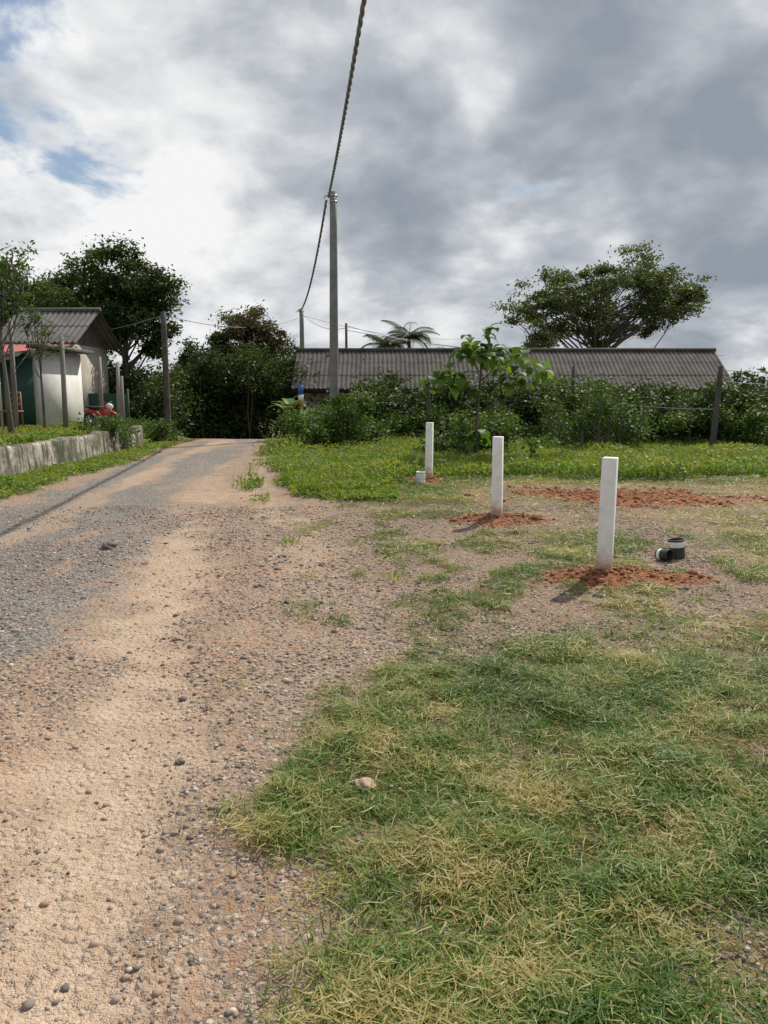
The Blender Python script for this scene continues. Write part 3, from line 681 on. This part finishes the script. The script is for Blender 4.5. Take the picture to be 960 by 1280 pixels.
def strip(p0,az,L,W,up,droop,n=6,fold=.15,prof=None):
    s=np.linspace(0,1,n);ang=up-droop*s;dx=np.cumsum(np.r_[0,np.cos(ang[:-1])])*L/(n-1);dz=np.cumsum(np.r_[0,np.sin(ang[:-1])])*L/(n-1)
    h=np.array([math.cos(az),math.sin(az),0]);w=np.array([-math.sin(az),math.cos(az),0])
    C=np.array(p0)+dx[:,None]*h+np.stack([0*dz,0*dz,dz],1)
    wd=(np.sin(np.pi*np.clip(s*.93+.05,0,1))**.75 if prof is None else prof(s))*W/2
    Lf=C-wd[:,None]*w+np.stack([0*s,0*s,wd*fold],1);Rt=C+wd[:,None]*w+np.stack([0*s,0*s,wd*fold],1)
    V=np.concatenate([Lf,C,Rt]);i=np.arange(n-1)
    return V,np.concatenate([np.stack([i,i+1,i+1+n,i+n],1),np.stack([i+n,i+n+1,i+1+2*n,i+2*n],1)])
rg=R(5)
e=empty('teak_sapling');ac=Acc();lv=Acc();bx,by=1.95,16.0
TP=np.array([(bx,by,-.1),(bx-.03,by,.8),(bx+.02,by,1.6),(bx+.05,by,2.45)]);V,F=tube(TP,[.035,.03,.024,.012],8);ac.add(V,F)
br=[((bx,by,1.5),(bx+.85,by-.1,2.05)),((bx,by,1.4),(bx-.6,by+.1,1.85)),((bx,by,1.7),(bx+.45,by+.3,2.2)),((bx,by,1.2),(bx-.35,by-.3,1.65)),((bx,by,1.9),(bx-.2,by,2.4)),((bx,by,1.1),(bx+1.2,by-.1,1.85)),((bx,by,1.1),(bx-.9,by-.1,1.75)),((bx,by,1.3),(bx+.6,by-.3,1.75))]
tips=[(TP[3],16,1.)]
for a,b in br:
    V,F=tube([a,((a[0]+b[0])/2,(a[1]+b[1])/2,(a[2]+b[2])/2-.08),b],[.018,.014,.008],6);ac.add(V,F);tips.append((np.array(b),13,1.))
tips.append((np.array([bx,by,2.1]),10,1));tips.append((np.array([bx-.05,by,.55]),14,1.1))
for c,n,s in tips:
    for k in range(n):
        V,F=strip(c+rg.normal(0,.09,3)*[1,1,1.4],rg.uniform(0,6.28),rg.uniform(.30,.48)*s,rg.uniform(.16,.25)*s,rg.uniform(-.1,.7),rg.uniform(1.3,2.6));lv.add(V,F,np.full(len(F),np.clip(rg.normal(.4,.28),0,1)))
ac.out('stem',M_bark,e);lv.out('leaves',M_leafL,e,True)
def banana(x,y,h,n,L,seed):
    rg=R(seed);e=empty('banana_plant');b=float(gz(x,y));ac=Acc();V,F=tube([(x,y,b-.1),(x,y,b+h*.5),(x,y,b+h)],[.09,.07,.04],9);ac.add(V,F);ac.out('pseudostem',M_leafM,e,True)
    lv=Acc()
    for k in range(n):
        V,F=strip((x,y,b+h*rg.uniform(.8,1)),k*2.4+rg.normal(0,.3),L*rg.uniform(.7,1.1),.26,rg.uniform(.9,1.4),rg.uniform(1.2,2.2),9);lv.add(V,F,np.full(len(F),rg.uniform(.3,1)))
    lv.out('leaves',M_leafM,e,True)
banana(-2.9,24.5,.9,8,1.0,1);banana(-2.3,23.6,.6,8,.8,2);banana(-3.6,28.6,1.2,8,1.2,3)
def palm(x,y,h,L,seed):
    rg=R(seed);e=empty('coconut_palm');b=float(gz(x,y));ac=Acc();V,F=tube([(x,y,b-.1),(x+.15,y,b+h*.5),(x+.1,y,b+h)],[.17,.13,.1],9);ac.add(V,F);ac.out('trunk',M_bark,e,True)
    lv=Acc()
    for k in range(20):
        az=k*2.4;up=rg.uniform(.2,1.3);dr=rg.uniform(1.2,2.0);n=26
        s=np.linspace(0,1,n);ang=up-dr*s;l=L*rg.uniform(.8,1.1)
        C=np.stack([x+.1+np.cumsum(np.cos(ang))*l/n*math.cos(az),y+np.cumsum(np.cos(ang))*l/n*math.sin(az),b+h+np.cumsum(np.sin(ang))*l/n],1)
        V,F=tube(C,np.linspace(.025,.006,n),4,False);lv.add(V,F,.5)
        for q in range(2,n):
            for sd in (-1,1):
                V,F=strip(C[q],az+sd*1.1,.55*math.sin(math.pi*(.15+.8*q/n))+.1,.06,.1,1.3,4);lv.add(V,F,np.full(len(F),rg.uniform(.2,.9)))
    lv.out('fronds',M_leafD,e)
palm(1.5,50,6.1,2.0,1);palm(.0,52,5.7,1.8,2);palm(3.6,50,4.8,1.6,3)

# ---------------------------------------------------------------- light
EL=math.radians(49);AZ=math.radians(38)   # azimuth right of +Y
d=Vector((math.sin(AZ)*math.cos(EL),math.cos(AZ)*math.cos(EL),math.sin(EL)))
sl=bpy.data.lights.new('sun','SUN');sl.energy=5.0;sl.angle=math.radians(.55);sl.color=(1,.94,.83)
so=bpy.data.objects.new('sun',sl);scene.collection.objects.link(so);so.rotation_euler=d.to_track_quat('Z','Y').to_euler()

w=bpy.data.worlds.new('World');scene.world=w;w.use_nodes=True
g=N(tree=w.node_tree)
sky=g.n('ShaderNodeTexSky',sky_type='NISHITA');sky.sun_disc=False;sky.sun_elevation=EL;sky.sun_rotation=AZ
sky.air_density=1.2;sky.dust_density=1.5
D=g.n('ShaderNodeTexCoord').outputs['Generated']
D=g.vm('NORMALIZE',D).outputs[0]
sz=g.n('ShaderNodeSeparateXYZ',{0:D})
den=g.math('ADD',g.math('MAXIMUM',sz.outputs[2],0.),.42)
P=g.n('ShaderNodeCombineXYZ',{0:g.math('DIVIDE',sz.outputs[0],den),1:g.math('DIVIDE',sz.outputs[1],den),2:g.math('MULTIPLY',sz.outputs[2],.6)}).outputs[0]
wn=g.noise(P,3.2,3,.6,1)
wv=g.vm('SCALE',g.vm('SUBTRACT',wn,(.5,.5,.5)).outputs[0],sc=.34).outputs[0]
DW=g.vm('NORMALIZE',g.vm('ADD',D,wv).outputs[0]).outputs[0]
n1=g.noise(P,4.6,7,.58,0,.25);n2=g.noise(g.vm('ADD',P,(3.7,1.2,0)).outputs[0],4.6,6,.54,0,.15)
def dirn(u,v):
    cx=(u-480)/960;cy=(640-v)/960;q=Vector((cx,.9878+cy*.1554,-.1554+cy*.9878)).normalized();return tuple(q)
def blobs(lst):
    acc=None
    for (u,v,sg,a) in lst:
        dt=g.n('ShaderNodeVectorMath',{0:DW,1:dirn(u,v)},operation='DOT_PRODUCT').outputs['Value']
        ex=g.math('EXPONENT',g.math('MULTIPLY',g.math('SUBTRACT',dt,1.),1/(sg*sg)))
        ex=g.math('MULTIPLY',ex,a);acc=ex if acc is None else g.math('ADD',acc,ex)
    return acc
cov=blobs([(150,200,.07,-.20),(30,70,.06,-.17),(280,265,.04,-.12),(655,235,.04,-.24),(20,290,.05,-.10),(340,60,.03,-.06),(800,170,.2,.2),(470,200,.12,.10),(250,110,.08,.12),(60,150,.05,.12),(240,320,.10,.12)])
cv=g.math('ADD',g.math('ADD',n1,cov),.12)
C=g.sstep(cv,.42,.58)
shade=blobs([(800,190,.15,.34),(940,290,.10,.26),(560,340,.07,.16),(510,190,.09,.18),(740,110,.09,.14),(130,10,.08,.12),(330,180,.05,.08),(575,110,.045,-.40),(630,300,.05,-.36),(730,265,.035,-.3),(890,50,.06,-.26),(250,110,.09,-.20),(60,170,.08,-.22),(220,310,.09,-.26),(390,270,.05,-.2),(880,400,.08,-.22),(120,350,.1,-.2),(450,400,.08,-.12)])
edge=g.sstep(cv,.70,.46)
S=g.math('ADD',g.math('ADD',g.math('MULTIPLY',g.math('SUBTRACT',n2,.5),1.9),shade),.47)
S=g.math('SUBTRACT',S,g.math('MULTIPLY',edge,.2))
cc=g.ramp(S,[(0,(9.2,9.2,9.2)),(.25,(7.2,7.4,7.6)),(.5,(5.0,5.3,5.75)),(.78,(3.6,3.95,4.45)),(1,(2.9,3.25,3.8))])
skc=g.mix(.35,sky.outputs[0],(3.2,4.5,6.4))
col=g.mix(C,skc,cc)
bg=g.n('ShaderNodeBackground',{'Color':col,'Strength':.1})
g.n('ShaderNodeOutputWorld',{0:bg.outputs[0]})

# ---------------------------------------------------------------- camera
cam=bpy.data.cameras.new('camera');co=bpy.data.objects.new('camera',cam);scene.collection.objects.link(co)
cam.sensor_fit='VERTICAL';cam.sensor_height=36;cam.lens=27;cam.clip_start=.05;cam.clip_end=2000
co.location=(0,0,1.52);co.rotation_euler=(math.radians(90-8.94),0,0)
scene.camera=co
